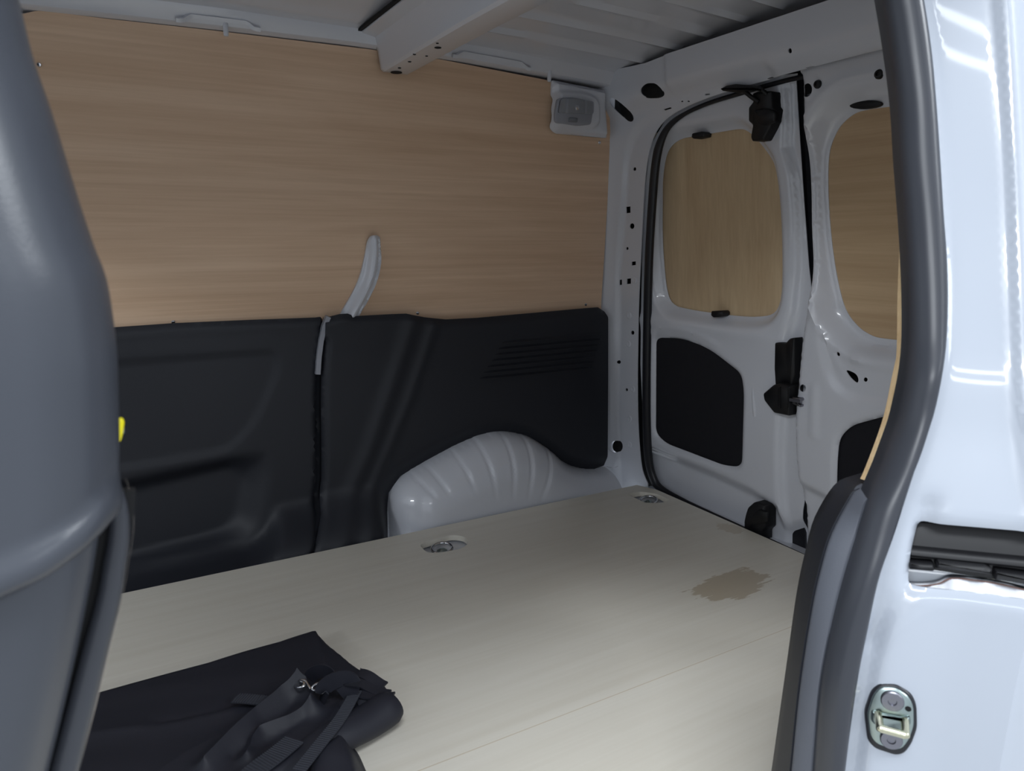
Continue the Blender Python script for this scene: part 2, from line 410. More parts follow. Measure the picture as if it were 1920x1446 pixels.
for (px, py, r) in ((821, 88, .0075), (777, 100, .0035), (768, 113, .004), (800, 103, .003), (749, 124, .004), (820, 80, .003)):      # raised dark discs painted for the shade of holes in the bow
    q = on(px, py, 2, bz2(1.6)); lathe('bow_hole_shade', (q[0], q[1], bz2(q[1])+.001), (0, 0, -1), [(r, 0), (r, .0040), (r*.7, .0042), (r*.6, .0034)], CAV, ceil, 12)
lathe('bow_hole_shade', (XB+.034, edge[0][1]-.012, bz2(edge[0][1])+.001), (0, 0, -1), [(.014, 0), (.014, .0040), (.012, .0042), (.010, .0034)], CAV, ceil, 16)  # dark disc painted for the shade at the end of the bow
# ---- rear frame: corner pillar and header
left_px = [(1150, 930), (1139, 875), (1139, 600), (1128, 560), (1133, 480), (1139, 380), (1145, 262), (1141, 210), (1139, 163)]
SEAL_px = [(1452, 154), (1400, 168), (1340, 186), (1290, 205), (1258, 225), (1238, 250), (1226, 285), (1219, 330), (1214, 400), (1210, 480), (1206, 560), (1204, 640), (1203, 720), (1204, 790), (1207, 840), (1212, 880), (1222, 905)]
seal_uv = RL(SEAL_px, .0)
crease_px = [(1155, 925), (1150, 800), (1149, 700), (1152, 600), (1151, 520), (1157, 440), (1163, 370), (1167, 300), (1175, 265), (1192, 235), (1218, 214), (1260, 197), (1300, 184), (1440, 152)]
crease_uv = RL(cr(crease_px, 4), .03)
outer_uv = [on_rear((p[0]-9, p[1]), .05) for p in left_px]
frame_uv = [(outer_uv[0][0], -.06)] + outer_uv + [(outer_uv[-1][0]-.01, 1.272), (1.64, 1.262), (1.55, 1.266), (1.0, 1.272), (.45, 1.262), (.45, 1.158), (1.0, 1.162)]
hdr_low = on_rear((1452, 154)); frame_uv += [tuple(p) for p in cr(seal_uv, 4)] + [(seal_uv[-1][0], -.06)]
def frame_h(u, v):
    dl = segdist(u, v, outer_uv, False); dc = segdist(u, v, crease_uv, False)
    side = np.array([0.0]*len(u))
    poly = crease_uv + [(.3, 1.17), (.3, 1.6), (2.2, 1.6), (2.2, -.2), (crease_uv[0][0], -.2)]
    ins = inside(u, v, poly)
    rr = dl/(dl+dc+1e-6)
    hl = .05 - .02*ss(0, 1, rr)
    # main strip
    h = np.where(ins, .03+.020*(1-rr)**1.3, .03-.012*ss(0, .02, dc))
    hd = .03 + .035*ss(0, .05, dc)*ss(1.13, 1.2, v)                      # header face stands proud
    h = np.where(ins & (v > 1.12), hd + (np.maximum(h-.03, 0))*(1-ss(1.58, 1.72, 3.4-u))*1.0, h)
    # stepped emboss of the header box
    h += .006*ss(1.565, 1.555, u)*ss(1.165, 1.172, v)*(v > 1.1)
    return h
holes_px = [ell(1166, 206, 9, 23, 18, -.42), rnd([(1202, 165), (1212, 156), (1230, 156), (1239, 164), (1237, 176), (1226, 182), (1208, 183), (1202, 176)], 8, 3),
            ell(1190, 317, 3, 3.5, 8), [(1174, 388), (1182, 387), (1182, 399), (1174, 400)], ell(1185, 424, 4.5, 5.5, 12), ell(1176, 466, 2.5, 3, 8), [(1184, 491), (1192, 490), (1192, 497), (1184, 498)],
            [(1162, 525), (1166, 524), (1166, 534), (1162, 535)], [(1175, 523), (1183, 522), (1183, 532), (1175, 533)], ell(1186, 624, 3.5, 4, 10), ell(1176, 645, 2.5, 3, 8), ell(1161, 679, 3, 3.5, 8), ell(1175, 731, 2.5, 3, 8), ell(1158, 837, 9, 11, 18),
            [(1245, 205), (1257, 201), (1259, 203), (1247, 207)], [(1322, 176), (1331, 175), (1331, 178), (1322, 179)], ell(1481, 95, 3.5, 5, 10), rnd([(1437, 147), (1448, 144), (1457, 147), (1446, 150)], 2, 2), rnd([(1525, 129), (1538, 126), (1548, 128), (1535, 132)], 2, 2), rnd([(1495, 142), (1504, 139), (1513, 141), (1503, 143)], 2, 2), ell(1279, 190, 2, 1.5, 8), ell(1291, 190, 2, 1.5, 8)]
def holeh(px): 
    u, v = on_rear(px, .04); return float(frame_h(np.array([u]), np.array([v]))[0])
holes_uv = []
for hp in holes_px:
    c = tuple(np.mean(hp, 0)); h = holeh(c)
    for _ in range(4): u, v = on_rear(c, h); h = float(frame_h(np.array([u]), np.array([v]))[0])
    holes_uv.append(RL(hp, h))
wr = sheet('wall_rear', frame_uv, FR, frame_h, PAINT, .010, holes_uv, .003, None, 40, extra=())
tag(wr, 'white rear corner pillar and header around the back doors', 'pillar', kind='structure')
sheet('cavity_shade_sheet', [(2.02, -.1), (1.98, 1.31), (.42, 1.31), (.42, 1.13), (1.55, 1.125), (1.68, 1.05), (1.73, -.1)], FR, -.047, CAV, .08, (), .003, wr)  # black sheet stands in for the shaded hollow behind the holes
for (px, py) in ((1173, 592), (1174, 786), (1174, 834), (1172, 645), (1183, 526), (1180, 730)):      # small pressed dimples
    u, v = on_rear((px+4, py), .024); lathe('dimple', FR(np.array(u), np.array(v), np.array(.0145)), (-1, 0, 0), [(.012, 0), (.0115, .005), (.008, .0065), (.004, .0055)], PAINT, wr, 14)
for k in (0, 1, 13):  # dark backings stand in for the shade inside the larger holes
    c = np.mean(holes_uv[k], 0); hh = float(frame_h(np.array([c[0]]), np.array([c[1]]))[0])
    slab('hole_backing', [tuple(c+(np.array(p)-c)*(1.0 if k == 0 else 1.06)) for p in holes_uv[k]], FR, hh-.024, hh-(.014 if k == 0 else .009), CAV, wr, .001)
# door seal of the rear opening
sp = cr([(1690, 108), (1600, 126), (1500, 145), (1440, 160), (1385, 176), (1330, 193), (1285, 213), (1255, 236), (1238, 268), (1229, 310), (1223, 380), (1218, 460), (1215, 540), (1213, 640), (1212, 740), (1213, 810), (1216, 860), (1224, 895), (1240, 917), (1290, 943), (1380, 985), (1520, 1050)], 5)
path = [FR(np.array(a), np.array(b), np.array(.006)) for a, b in RL(sp, .006)]
scl = np.interp(np.arange(len(path)), [0, 30, 42, 80, 88, 95, len(path)-1], [.35, .35, .9, 1, .9, .45, .45])
sweep('door_seal', path, circ(.0165, 12, .012), RUB, wr, up=(-1, 0, 0), angle=60, scale=scl)

# ---- near side of the body behind the sliding-door opening
wrt = mk('wall_right', [(x, y, z) for x in (.96, 1.50) for y in (.43, .475) for z in (-.1, 1.29)], [(0, 1, 3, 2), (4, 6, 7, 5), (0, 4, 5, 1), (2, 3, 7, 6), (0, 2, 6, 4), (1, 5, 7, 3)], PAINT, smooth=False)
tag(wrt, 'white body side behind the sliding door opening', 'wall', kind='structure')
fixn(wrt)

def boxm(name, a, b, m, parent=None):
    o = mk(name, [(x, y, z) for x in (a[0], b[0]) for y in (a[1], b[1]) for z in (a[2], b[2])], [(0, 1, 3, 2), (4, 6, 7, 5), (0, 4, 5, 1), (2, 3, 7, 6), (0, 2, 6, 4), (1, 5, 7, 3)], m, parent, smooth=False); return fixn(o)
wf = sheet('wall_front_added', [(.36, -.1), (1.95, -.1), (1.95, 1.32), (.36, 1.32)], lambda u, v, h: np.stack([-.92+h, u, v], -1), 0, TRIM, .1, [rnd([(.55, .36), (1.84, .36), (1.78, 1.20), (.62, 1.20)], .06)], .03)  # unseen; added to hold back light, its opening lets some in
tag(wf, 'unseen dark partition added to shape the light, with a wide opening towards the cab', 'wall', kind='structure')
wn = boxm('wall_near_added', (-.90, .36, -.1), (-.22, .42, 1.32), TRIM)  # unseen; added closed to keep stray light out of the load space
tag(wn, 'unseen dark side, added closed to keep light out, in front of the sliding door opening', 'wall', kind='structure')
# ================================================================== REAR DOORS
def rearpart(name, px, h0, h1, m, parent, r=4, bev=.002):
    return slab(name, RL(rnd(px, r, 3) if r else px, (h0+h1)/2), FR, h0, h1, m, parent, bev)
# --- wide door (far half)
win1_px = cr([(1240, 380), (1241, 330), (1250, 285), (1272, 262), (1310, 254), (1350, 247), (1384, 242), (1400, 246), (1418, 262), (1440, 290), (1452, 315), (1460, 370), (1464, 440), (1465, 520), (1461, 565), (1448, 588), (1420, 594), (1385, 593), (1340, 588), (1290, 580), (1262, 571), (1249, 545), (1242, 480), (1240, 430)], 4, True)
win1 = RL(win1_px, -.03)
cov1_px = rnd([(1232, 633), (1280, 634), (1330, 652), (1392, 700), (1397, 735), (1393, 876), (1358, 872), (1250, 831), (1231, 812)], [12, 20, 30, 14, 30, 16, 12, 16, 16], 5)
cov1 = RL(cov1_px, -.012)
d1_out = RL([(1482, 150), (1488, 250), (1497, 380), (1506, 500), (1513, 560), (1516, 700), (1512, 800), (1506, 900), (1496, 960), (1491, 1060)], 0) + [(1.20, -.06), (1.78, -.06), (1.80, .1), (1.80, .4), (1.78, .62), (1.75, .90), (1.71, 1.06), (1.62, 1.14), (1.48, 1.165), (1.21, 1.168)]
flange1 = RL([(1462, 150), (1466, 240), (1464, 275), (1478, 330), (1484, 400), (1486, 500), (1478, 580), (1466, 625), (1460, 700), (1457, 760), (1453, 850), (1455, 930), (1462, 985), (1462, 1060)], .0)
low1 = RL([(1205, 835), (1260, 856), (1330, 884), (1400, 916), (1452, 948), (1470, 990)], 0)
def d1_h(u, v):
    dw = sdf(u, v, win1); h = -.034*(1-ss(0, .034, dw))
    # right hand return flange steps back
    poly = flange1 + [(.9, -.2), (.9, 1.4)]
    fl = sdf(u, v, poly); h = h - .020*ss(.004, -.022, fl)
    # lower cover sits in a shallow dish with a raised lip
    dc = sdf(u, v, cov1); h = h - .008*(1-ss(0, .010, dc))
    lip = np.abs(dc-.030); h += .005*(1-ss(.0, .010, lip))*(v > .35)*ss(1.42, 1.5, u)
    # ledge low on the door
    P = low1 + [(1.1, .12), (1.1, -.3), (2., -.3)]
    dl = sdf(u, v, P); h = h - .026*ss(.012, -.03, dl)
    # belt shelf under the window
    h += .006*np.exp(-((v-.545)/.018)**2)*ss(1.22, 1.32, u)
    # outer rolled edge
    return h
door1 = thing('door_1', (1.56, 1.48, -.05), 'wide white back door with vertical grain plywood window blank', 'door', kind='structure')
win1c = RL(win1_px, -.033)
sheet('inner_panel', d1_out, FR, d1_h, PAINT, .009, [win1, cov1], .002, door1, 45)
sheet('window_blank', [(1.735, .55), (1.735, 1.10), (1.245, 1.10), (1.245, .55)], FR, -.038, PLYV, .1, (), .008, door1)
cc = np.mean(cov1, 0)
sheet('lower_cover', [tuple(cc+(np.array(p)-cc)*1.06) for p in cov1], FR, -.013, FELT, .05, (), .003, door1)
sheet('outer_skin', [(1.18, -.06), (1.80, -.06), (1.80, .6), (1.70, 1.17), (1.18, 1.17)], FR, -.075, PAINT, .2, (), .002, door1)
for q in ([(1304, 251), (1323, 247), (1327, 250), (1326, 257), (1307, 261), (1303, 258)], [(1340, 583), (1359, 582), (1362, 586), (1361, 593), (1344, 595), (1339, 591)]):
    rearpart('clip', q, -.036, -.008, BLK, door1, 2)
# upper lock with stay
lk = rearpart('upper_lock', [(1420, 177), (1430, 173), (1457, 172), (1458, 200), (1461, 205), (1459, 228), (1454, 240), (1441, 264), (1420, 266), (1417, 258), (1421, 235), (1413, 228), (1413, 203), (1422, 192)], -.01, .030, BLK, door1, 3, .004)
rearpart('lock_cover', [(1416, 206), (1440, 203), (1456, 210), (1454, 228), (1436, 236), (1418, 229)], .030, .040, BLK, lk, 4, .004)
rearpart('stay_plate', [(1354, 167), (1365, 161), (1382, 158), (1420, 161), (1434, 170), (1427, 172), (1412, 167), (1400, 172), (1388, 175), (1375, 173), (1358, 171)], .03, .046, BLK, door1, 2, .003)
tube('stay_rod', [FR(np.array(a), np.array(b), np.array(h)) for (a, b), h in zip(RL([(1398, 172), (1408, 181), (1420, 191)], .035), (.038, .036, .03))], .005, BLK, door1)
tube('stay_rod', [FR(np.array(a), np.array(b), np.array(h)) for (a, b), h in zip(RL([(1424, 164), (1430, 168), (1434, 177)], .035), (.040, .038, .03))], .0045, BLK, door1)
# middle lock
ml = rearpart('lock_shroud', [(1462, 642), (1470, 641), (1482, 643), (1490, 634), (1500, 632), (1500, 700), (1492, 735), (1463, 722), (1461, 690)], -.03, .012, BLK, door1, 3, .004)
lb = rearpart('middle_lock', [(1442, 737), (1462, 720), (1475, 717), (1494, 722), (1492, 778), (1462, 772), (1444, 749)], -.02, .030, BLK, door1, 3, .004)
rearpart('lock_ridge', [(1478, 728), (1481, 728), (1481, 766), (1478, 764)], .030, .036, BLK, lb, 1, .001)
rearpart('lock_ridge', [(1459, 727), (1463, 725), (1463, 766), (1459, 762)], .030, .034, BLK, lb, 1, .001)
u0 = FR(*[np.array(q) for q in on_rear((1484, 749), .03)], np.array(.034)); u1 = FR(*[np.array(q) for q in on_rear((1504, 752), .03)], np.array(.034))
sweep('lock_bolt', [u0, (u0+u1)/2, u1], [(-.004, -.004), (.004, -.004), (.004, .004), (-.004, .004)], STEEL, lb, up=(-1, 0, 0))
rearpart('bolt_guide', [(1488, 744), (1503, 746), (1505, 749), (1503, 752), (1496, 753), (1496, 757), (1504, 759), (1503, 763), (1488, 757)], .018, .031, STEEL, lb, 1, .002)
# bottom lock
bl = rearpart('bottom_lock', [(1407, 962), (1411, 950), (1424, 939), (1432, 940), (1445, 945), (1445, 988), (1438, 994), (1438, 1012), (1404, 1000), (1404, 975)], -.02, .022, BLK, door1, 3, .004)
rearpart('lock_cover', [(1411, 965), (1424, 955), (1440, 960), (1440, 980), (1412, 985)], .022, .030, BLK, bl, 3, .003)
for (a, b, w_) in (((1413, 735), (1416, 778), 4),):       # pressed rib beside the cover
    P = [FR(np.array(q[0]), np.array(q[1]), np.array(-.001)) for q in RL([(1411, 726), (1412, 745), (1414, 765), (1415, 781)], 0)]
    sweep('pressed_rib', P, circ(.006, 10, .005), PAINT, door1, up=(-1, 0, 0), scale=[.3, .8, 1, .8])
u, v = on_rear((1279, 864), -.01); lathe('screw', FR(np.array(u), np.array(v), np.array(-.022)), (-1, 0, 0), [(.004, 0), (.003, .003)], STEEL, door1, 10)

# --- narrow door (near half)
h2 = .018
d2_left = [(1500, 140), (1502, 165), (1505, 300), (1509, 420), (1515, 500), (1515, 545), (1509, 585), (1500, 643), (1492, 733), (1488, 781), (1489, 854), (1492, 881), (1493, 926), (1499, 950), (1501, 985), (1504, 1020), (1516, 1042), (1540, 1062)]
d2_uv = RL(cr(d2_left, 4), h2)
win2_px = cr([(1690, 197), (1660, 200), (1625, 205), (1598, 213), (1572, 236), (1556, 268), (1550, 300), (1549, 350), (1552, 410), (1558, 470), (1568, 530), (1582, 580), (1605, 612), (1632, 630), (1660, 636), (1720, 642)], 5)
win2 = RL(win2_px, -.02)
win2_poly = win2 + [(.74, .59), (.70, .62), (.70, 1.04), (.74, 1.066)]
d2_out = d2_uv + [(1.10, -.08), (.56, -.08), (.56, .6), (.60, 1.10), (.66, 1.165), (1.0, 1.17), (d2_uv[0][0], 1.172)]
cov2_px = rnd([(1700, 770), (1600, 797), (1577, 820), (1573, 860), (1571, 935)], [0, 30, 30, 20, 6], 5)
cov2 = RL(cov2_px, .004) + rnd([(.74, .22), (.665, .245), (.655, .48), (.68, .505), (.78, .495), (.86, .46)], .02, 3)
inner2 = RL(cr([(1515, 520), (1518, 560), (1524, 610), (1532, 660), (1542, 705), (1560, 735), (1590, 756), (1630, 765), (1700, 768)], 4), .02)
rdg2 = RL([(1541, 618), (1549, 650), (1560, 678), (1575, 698)], .02)
def d2_h(u, v):
    dw = sdf(u, v, win2_poly); h = h2 - .045*(1-ss(0, .055, dw))*1.0
    h = h + .004*(1-ss(.0, .012, np.abs(dw-.06)))
    # dished field under the window
    di = segdist(u, v, inner2, False); P = inner2 + [(.5, .42), (.5, .62), (1.12, .66)]
    h = h - .010*ss(.0, .03, -sdf(u, v, P))*ss(0, .02, dw)
    dr = segdist(u, v, rdg2, False); h += .004*(1-ss(.001, .007, dr))
    dc = sdf(u, v, cov2); h = h - .008*(1-ss(0, .009, dc))
    # handle box
    bx = sdf(u, v, RL(rnd([(1588, 656), (1720, 648), (1720, 690), (1590, 682)], 8, 3), .02)); h += .006*ss(.006, -.010, bx)
    # lower ledge
    P = RL([(1480, 880), (1500, 905), (1560, 935), (1620, 960)], h2) + [(.9, .02), (.9, -.3), (1.4, -.3), (1.4, .2)]
    h = h - .018*ss(.008, -.025, sdf(u, v, P))
    # turned-back edge towards the gap
    de = segdist(u, v, d2_uv, False); h = h - .010*(1-ss(0, .008, de))
    # vertical embossed strip
    s = sdf(u, v, RL([(1519, 722), (1535, 724), (1533, 824), (1516, 820)], h2)); h += .0035*ss(.002, -.004, s)
    return h
holes2_px = [ell(1513, 169, 9.5, 13, 16, .2), ell(1572, 664, 3.5, 4, 10), cr([(1587, 696), (1592, 695), (1604, 701), (1609, 709), (1609, 716), (1605, 717), (1595, 708)], 3, True), ell(1623, 712, 3.8, 4.2, 10), ell(1505, 728, 6, 7, 14), ell(1625, 196.5, 26, 5, 18, -.08)]
holes2 = []
for hp in holes2_px:
    c = tuple(np.mean(hp, 0)); h = h2
    for _ in range(4): u, v = on_rear(c, h); h = float(d2_h(np.array([u]), np.array([v]))[0])
    holes2.append(RL(hp, h))
door2 = thing('door_2', (1.56, .87, -.05), 'narrow white back door with horizontal grain plywood window blank', 'door', kind='structure')
sheet('inner_panel', d2_out, FR, d2_h, PAINT, .009, [win2_poly, cov2]+holes2, .002, door2, 45)
sheet('window_blank', [(1.15, .53), (1.15, 1.08), (.60, 1.08), (.60, .53)], FR, -.029, PLYH, .1, (), .008, door2)
cc = np.mean(cov2, 0)
sheet('lower_cover', [tuple(cc+(np.array(p)-cc)*1.06) for p in cov2], FR, .002, FELT, .05, (), .003, door2)
sheet('cavity_shade_sheet', [(1.16, -.06), (1.16, 1.15), (.58, 1.15), (.58, -.06)], FR, -.045, CAV, .2, (), .002, door2)  # black sheet put in for the shaded inside of the door
sheet('outer_skin', [(1.18, -.06), (.56, -.06), (.56, 1.17), (1.18, 1.17)], FR, -.075, PAINT, .2, (), .002, door2)
for (px, py, r) in ((1533, 158, .0085), (1648, 139, .009)):
    u, v = on_rear((px, py), .02); lathe('plug', FR(np.array(u), np.array(v), np.array(.010)), (-1, 0, 0), [(r, 0), (r*1.1, .010), (r*.9, .014), (r*.45, .015), (r*.35, .012)], BLK, door2, 14)
# rubber in the gap between the doors
P = [FR(np.array(a), np.array(b), np.array(-.05)) for a, b in RL([(1491, 135), (1497, 280), (1503, 400), (1511, 500), (1512, 560), (1505, 700), (1500, 850), (1497, 960), (1500, 1060)], -.045)]
sweep('door_seal', P, [(-.024, -.004), (.024, -.004), (.024, .012), (-.024, .012)], RUB, door2, up=(-1, 0, 0))
rearpart('slot_shade_slab', [tuple(p) for p in ell(1625, 196.5, 30, 8, 18, -.08)], -.026, -.016, BLK, door2, 0, .001)  # black slab stands in for the shade inside the slot

# ================================================================== FAR SIDE LINING
# plywood lining board
ply_px = [(-120, 28), (44, 26), (70, 19), (200, 35), (400, 57), (690, 92), (830, 112), (1040, 153), (1060, 158), (1141, 172), (1145, 262), (1139, 380), (1133, 480), (1127, 590), (900, 612), (640, 612), (215, 630), (-120, 640)]
ply_uv = [on_wall(p, .004) for p in ply_px]
lab = 'tan plywood board with horizontal grain lining the far side wall'
pt = thing('plywood_lining', (.6, 1.91, .57), lab, 'panel')
sheet('board', rnd(ply_uv, [0, .01, .03, 0, 0, 0, 0, 0, 0, .01, .01, 0, 0, .005, 0, 0, 0, 0], 3), FW, .004, PLYW, .05, (), .008, pt)
for (px, py) in ((325, 604), (783, 587), (1098, 571), (1124, 267), (73, 121)):
    u, v = on_wall((px, py), .004); n = np.array([0, -1, -.17 if v > .57 else 0.])
    lathe('screw', FW(np.array(u), np.array(v), np.array(.002)), n, [(.0052, 0), (.005, .003), (.0035, .0048), (.0012, .005)], CHROME, pt, 12)

# black lower trims: cab-side piece and wheel-arch piece
GR_px = [(606, 590), (600, 640), (594, 690), (592, 760), (593, 840), (592, 900), (585, 960), (570, 1000), (552, 1040), (545, 1075)]
topL = [(-140, 628), (215, 615), (330, 607), (470, 601), (608, 596)]
GRX = [(606+24, 596)] + [(x+24, y) for x, y in GR_px[1:]]
gl = WL([(600, 560)] + GR_px, .03) + [(.9, -.2), (.9, .9)]
tl_out = WL(topL, .03) + WL(GRX, .03) + [(.42, -.08), (-.75, -.08)]
recp = WL(rnd([(-140, 700), (215, 676), (516, 655), (524, 690), (480, 790), (430, 845), (215, 880), (-140, 960)], [0, 0, 26, 20, 30, 30, 0, 0], 5), .02)
pok_o = WL(rnd([(-160, 985), (225, 893), (500, 838), (514, 870), (492, 1010), (225, 1075), (-160, 1170)], [0, 0, 55, 30, 50, 0, 0], 6), .02)
pok_i = WL(rnd([(-160, 1010), (232, 930), (430, 880), (446, 900), (430, 990), (232, 1040), (-160, 1130)], [0, 0, 40, 30, 40, 0, 0], 6), -.01)
def tl_h(u, v):
    h = np.full(len(u), .030)
    d = sdf(u, v, recp); h -= .006*ss(.003, -.010, d)
    do = sdf(u, v, pok_o); di = sdf(u, v, pok_i)
    k = np.clip(-do/(np.abs(do)+np.maximum(di, 0)+1e-6), 0, 1); k = np.where(di < 0, 1, np.where(do > 0, 0, k))
    h -= .045*k*k*(3-2*k)
    h += .112*ss(.11, -.01, v)*ss(.0, .04, do)
    h -= .022*ss(.004, -.006, sdf(u, v, gl))
    h -= .012*(1-ss(0, .016, np.abs(segdist(u, v, WL(topL, .03), False))))
    return h
tl = sheet('side_trim', tl_out, FW, tl_h, TRIM, .010, (), .004, None, 50)
tag(tl, 'black plastic side trim with door pocket recess next to the grey pillar', 'trim panel')
topR = [(612, 598), (624, 594), (640, 590), (655, 589), (668, 594), (720, 591), (765, 589), (800, 596), (840, 600), (900, 597), (1000, 588), (1100, 579), (1126, 577), (1138, 585), (1140, 596), (1140, 700), (1139, 876)]
archlow = [(1139, 876), (1112, 882), (1082, 880), (1052, 870), (1022, 846), (985, 822), (940, 812), (898, 818), (850, 838), (798, 866), (752, 894), (730, 925), (724, 960), (723, 1000), (723, 1045)]
grR = [(545, 1090), (556, 1040), (576, 1004), (598, 960), (606, 900), (606, 840), (605, 760), (606, 700), (610, 640)]
tr_out = WL(topR, .045) + WL(archlow[1:], .03)[:] + [(.66, -.09), (.40, -.09)] + WL(grR, .045)
lv = []
for i in range(7):
    a = (942-i*7, 643+i*11.2); b = (1128-i*3, 626+i*10.6); lv.append(WL([a, b], .045))
fold1 = WL([(775, 600), (735, 720), (690, 850), (640, 960), (600, 1040)], .045); fold2 = WL([(815, 605), (770, 740), (725, 850), (690, 930), (660, 1030)], .045)
gedge = WL(grR, .045); tope = WL(topR[:14], .045); arche = WL(archlow, .03)
def tr_h(u, v):
    h = np.full(len(u), .046)
    h += .008*np.exp(-(segdist(u, v, fold1, False)/.022)**2) + .006*np.exp(-(segdist(u, v, fold2, False)/.016)**2)
    h -= .016*(1-ss(0, .014, segdist(u, v, gedge, False)))
    h -= .014*(1-ss(0, .018, segdist(u, v, tope, False)))
    h -= .022*(1-ss(0, .05, segdist(u, v, arche, False)))
    h += .095*ss(.13, -.01, v)*ss(.70, .62, u)
    return h
trm = thing('side_trim', (.95, 1.89, .1), None, None)
sheet('trim_panel', tr_out, FW, tr_h, TRIM, .0085, (), .004, trm, 50)
for l in lv:
    P = [FW(np.array(a), np.array(b), np.array(.0455)) for a, b in resample(l, .02, False)]
    n_ = len(P); sweep('louvre_rib', P, [(-.0070, -.002), (.0005, .0075), (.0030, .0070), (.0038, -.002)], TRIM, trm, up=(0, -1, 0), angle=30, scale=[.4]+[1]*(n_-2)+[.4])
tag(trm, 'black plastic side trim with louvre ribs curving over the wheel arch', 'trim panel')
# curved white body brace rising in front of the plywood
br_px = cr([(702, 441), (711, 444), (715, 460), (714, 495), (706, 530), (692, 562), (672, 594), (650, 640), (620, 640), (640, 590), (660, 555), (676, 520), (686, 480), (690, 455), (694, 444)], 4, True)
br_uv = WL(br_px, .02)
mid = WL(cr([(703, 448), (703, 480), (697, 520), (682, 555), (662, 592), (640, 640)], 4), .03)
outl = WL(cr([(711, 446), (714, 495), (705, 530), (690, 562), (670, 596), (650, 640)], 4), .02)
def br_h(u, v):
    d = segdist(u, v, br_uv); m_ = segdist(u, v, mid, False); o_ = segdist(u, v, outl, False)
    return .012 + .024*(1-ss(.0, .022, m_)) + .010*(1-ss(.0, .006, o_))
brace = thing('window_brace', (.62, 1.9, .5), 'curved white brace standing in front of the plywood lining', 'brace')
sheet('brace_arm', br_uv, FW, br_h, PAINT, .005, (), .007, brace, 40)
P = [FW(np.array(a), np.array(b), np.array(.036)) for a, b in WL([(616, 594), (608, 612), (602, 640), (598, 670), (596, 702)], .036)]
sweep('brace_edge', P, [(-.006, -.012), (.006, -.012), (.006, .004), (-.006, .004)], LAMPG, brace, up=(0, -1, 0))

# ---- interior lamp on the wall top corner
lp = thing('interior_lamp', (1.33, 1.84, 1.09), 'grey plastic courtesy lamp in the top corner above the plywood lining', 'lamp')
lo_px = [(1042, 148), (1141, 168), (1142, 258), (1046, 249), (1036, 238), (1037, 205), (1041, 185)]
lo = rnd(WL(lo_px, .03), [.004, .004, .006, .012, .012, .01, .006], 4)
bez = WL(rnd([(1048, 176), (1090, 177), (1122, 188), (1120, 236), (1046, 232), (1040, 220)], [14, 20, 22, 14, 14, 8], 5), .04)
def lamp_h(u, v):
    d = segdist(u, v, lo); b = sdf(u, v, bez)
    h = .012 + .018*ss(0, .012, d); h += .018*ss(.014, -.002, b)
    h += .006*ss(1.17, 1.10, v)
    return h
sheet('housing', lo, FW, lamp_h, PAINT, .004, (), .007, lp, 50)
hl = .055
def lamppart(n, px, h0, h1, m, par, r=2, bev=.001): return slab(n, WL(rnd(px, r, 3), hl), FW, h0, h1, m, par, bev)
bz_ = lamppart('lamp_bezel', [(1046, 184), (1075, 183), (1110, 190), (1112, 205), (1108, 234), (1085, 236), (1042, 230), (1041, 216)], .046, .056, LAMPG, lp, 6)
ref = lamppart('reflector', [(1049, 187), (1075, 186), (1109, 193), (1108, 214), (1045, 212)], .0555, .0575, mat('reflector_dark', srgb(96, 98, 106), .3), bz_, 4, .0005)
u, v = on_wall((1081, 202), .06); lathe('bulb', FW(np.array(u), np.array(v), np.array(.056)), (0, -1, -.1), [(.008, 0), (.009, .004), (.007, .009), (.003, .011)], CHROME, bz_, 14)
lamppart('divider', [(1060, 188), (1063, 188), (1062, 213), (1059, 213)], .057, .063, LAMPG, bz_, .5, .0005)
lamppart('divider', [(1095, 190), (1098, 190), (1097, 214), (1094, 214)], .057, .063, LAMPG, bz_, .5, .0005)
lamppart('switch', [(1066, 221), (1082, 222), (1081, 230), (1065, 229)], .056, .060, mat('switch_grey', srgb(120, 122, 128), .4), bz_, 1.5)
lamppart('lens', [(1048, 186), (1075, 185), (1110, 192), (1109, 215), (1044, 213)], .0635, .066, LENS, lp, 4)

# ================================================================== TIE-DOWN RINGS in the floor cut-outs
def ring(cx, cy, rx, ry, label, tilt):
    rx, ry = rx*.8, ry*.8
    t = thing('tie_down_ring', (cx, cy, -.021), label, 'ring', 'tie-down rings in the floor')
    lathe('ring_base', (cx, cy, -.021), (0, 0, 1), [(.014, 0), (.014, .003), (.010, .005), (.007, .008), (.004, .009)], ZINC, t, 18)
    P = [(cx+rx*math.cos(a), cy+ry*math.sin(a), -.012+.004*math.sin(a+tilt)) for a in [2*math.pi*i/28 for i in range(28)]]
    tube('ring_loop', P, .0042, CHROME, t, n=10, closed=True, up=(0, 0, 1))
    return t
a = on(829, 1027, 2, -.010); ring(a[0], a[1], .034, .032, 'steel tie-down ring in the floor cut-out before the wheel arch', .5)
b = on(1216, 937, 2, -.010); ring(b[0], b[1], .034, .030, 'steel tie-down ring in the floor cut-out near the rear corner', 1.0)

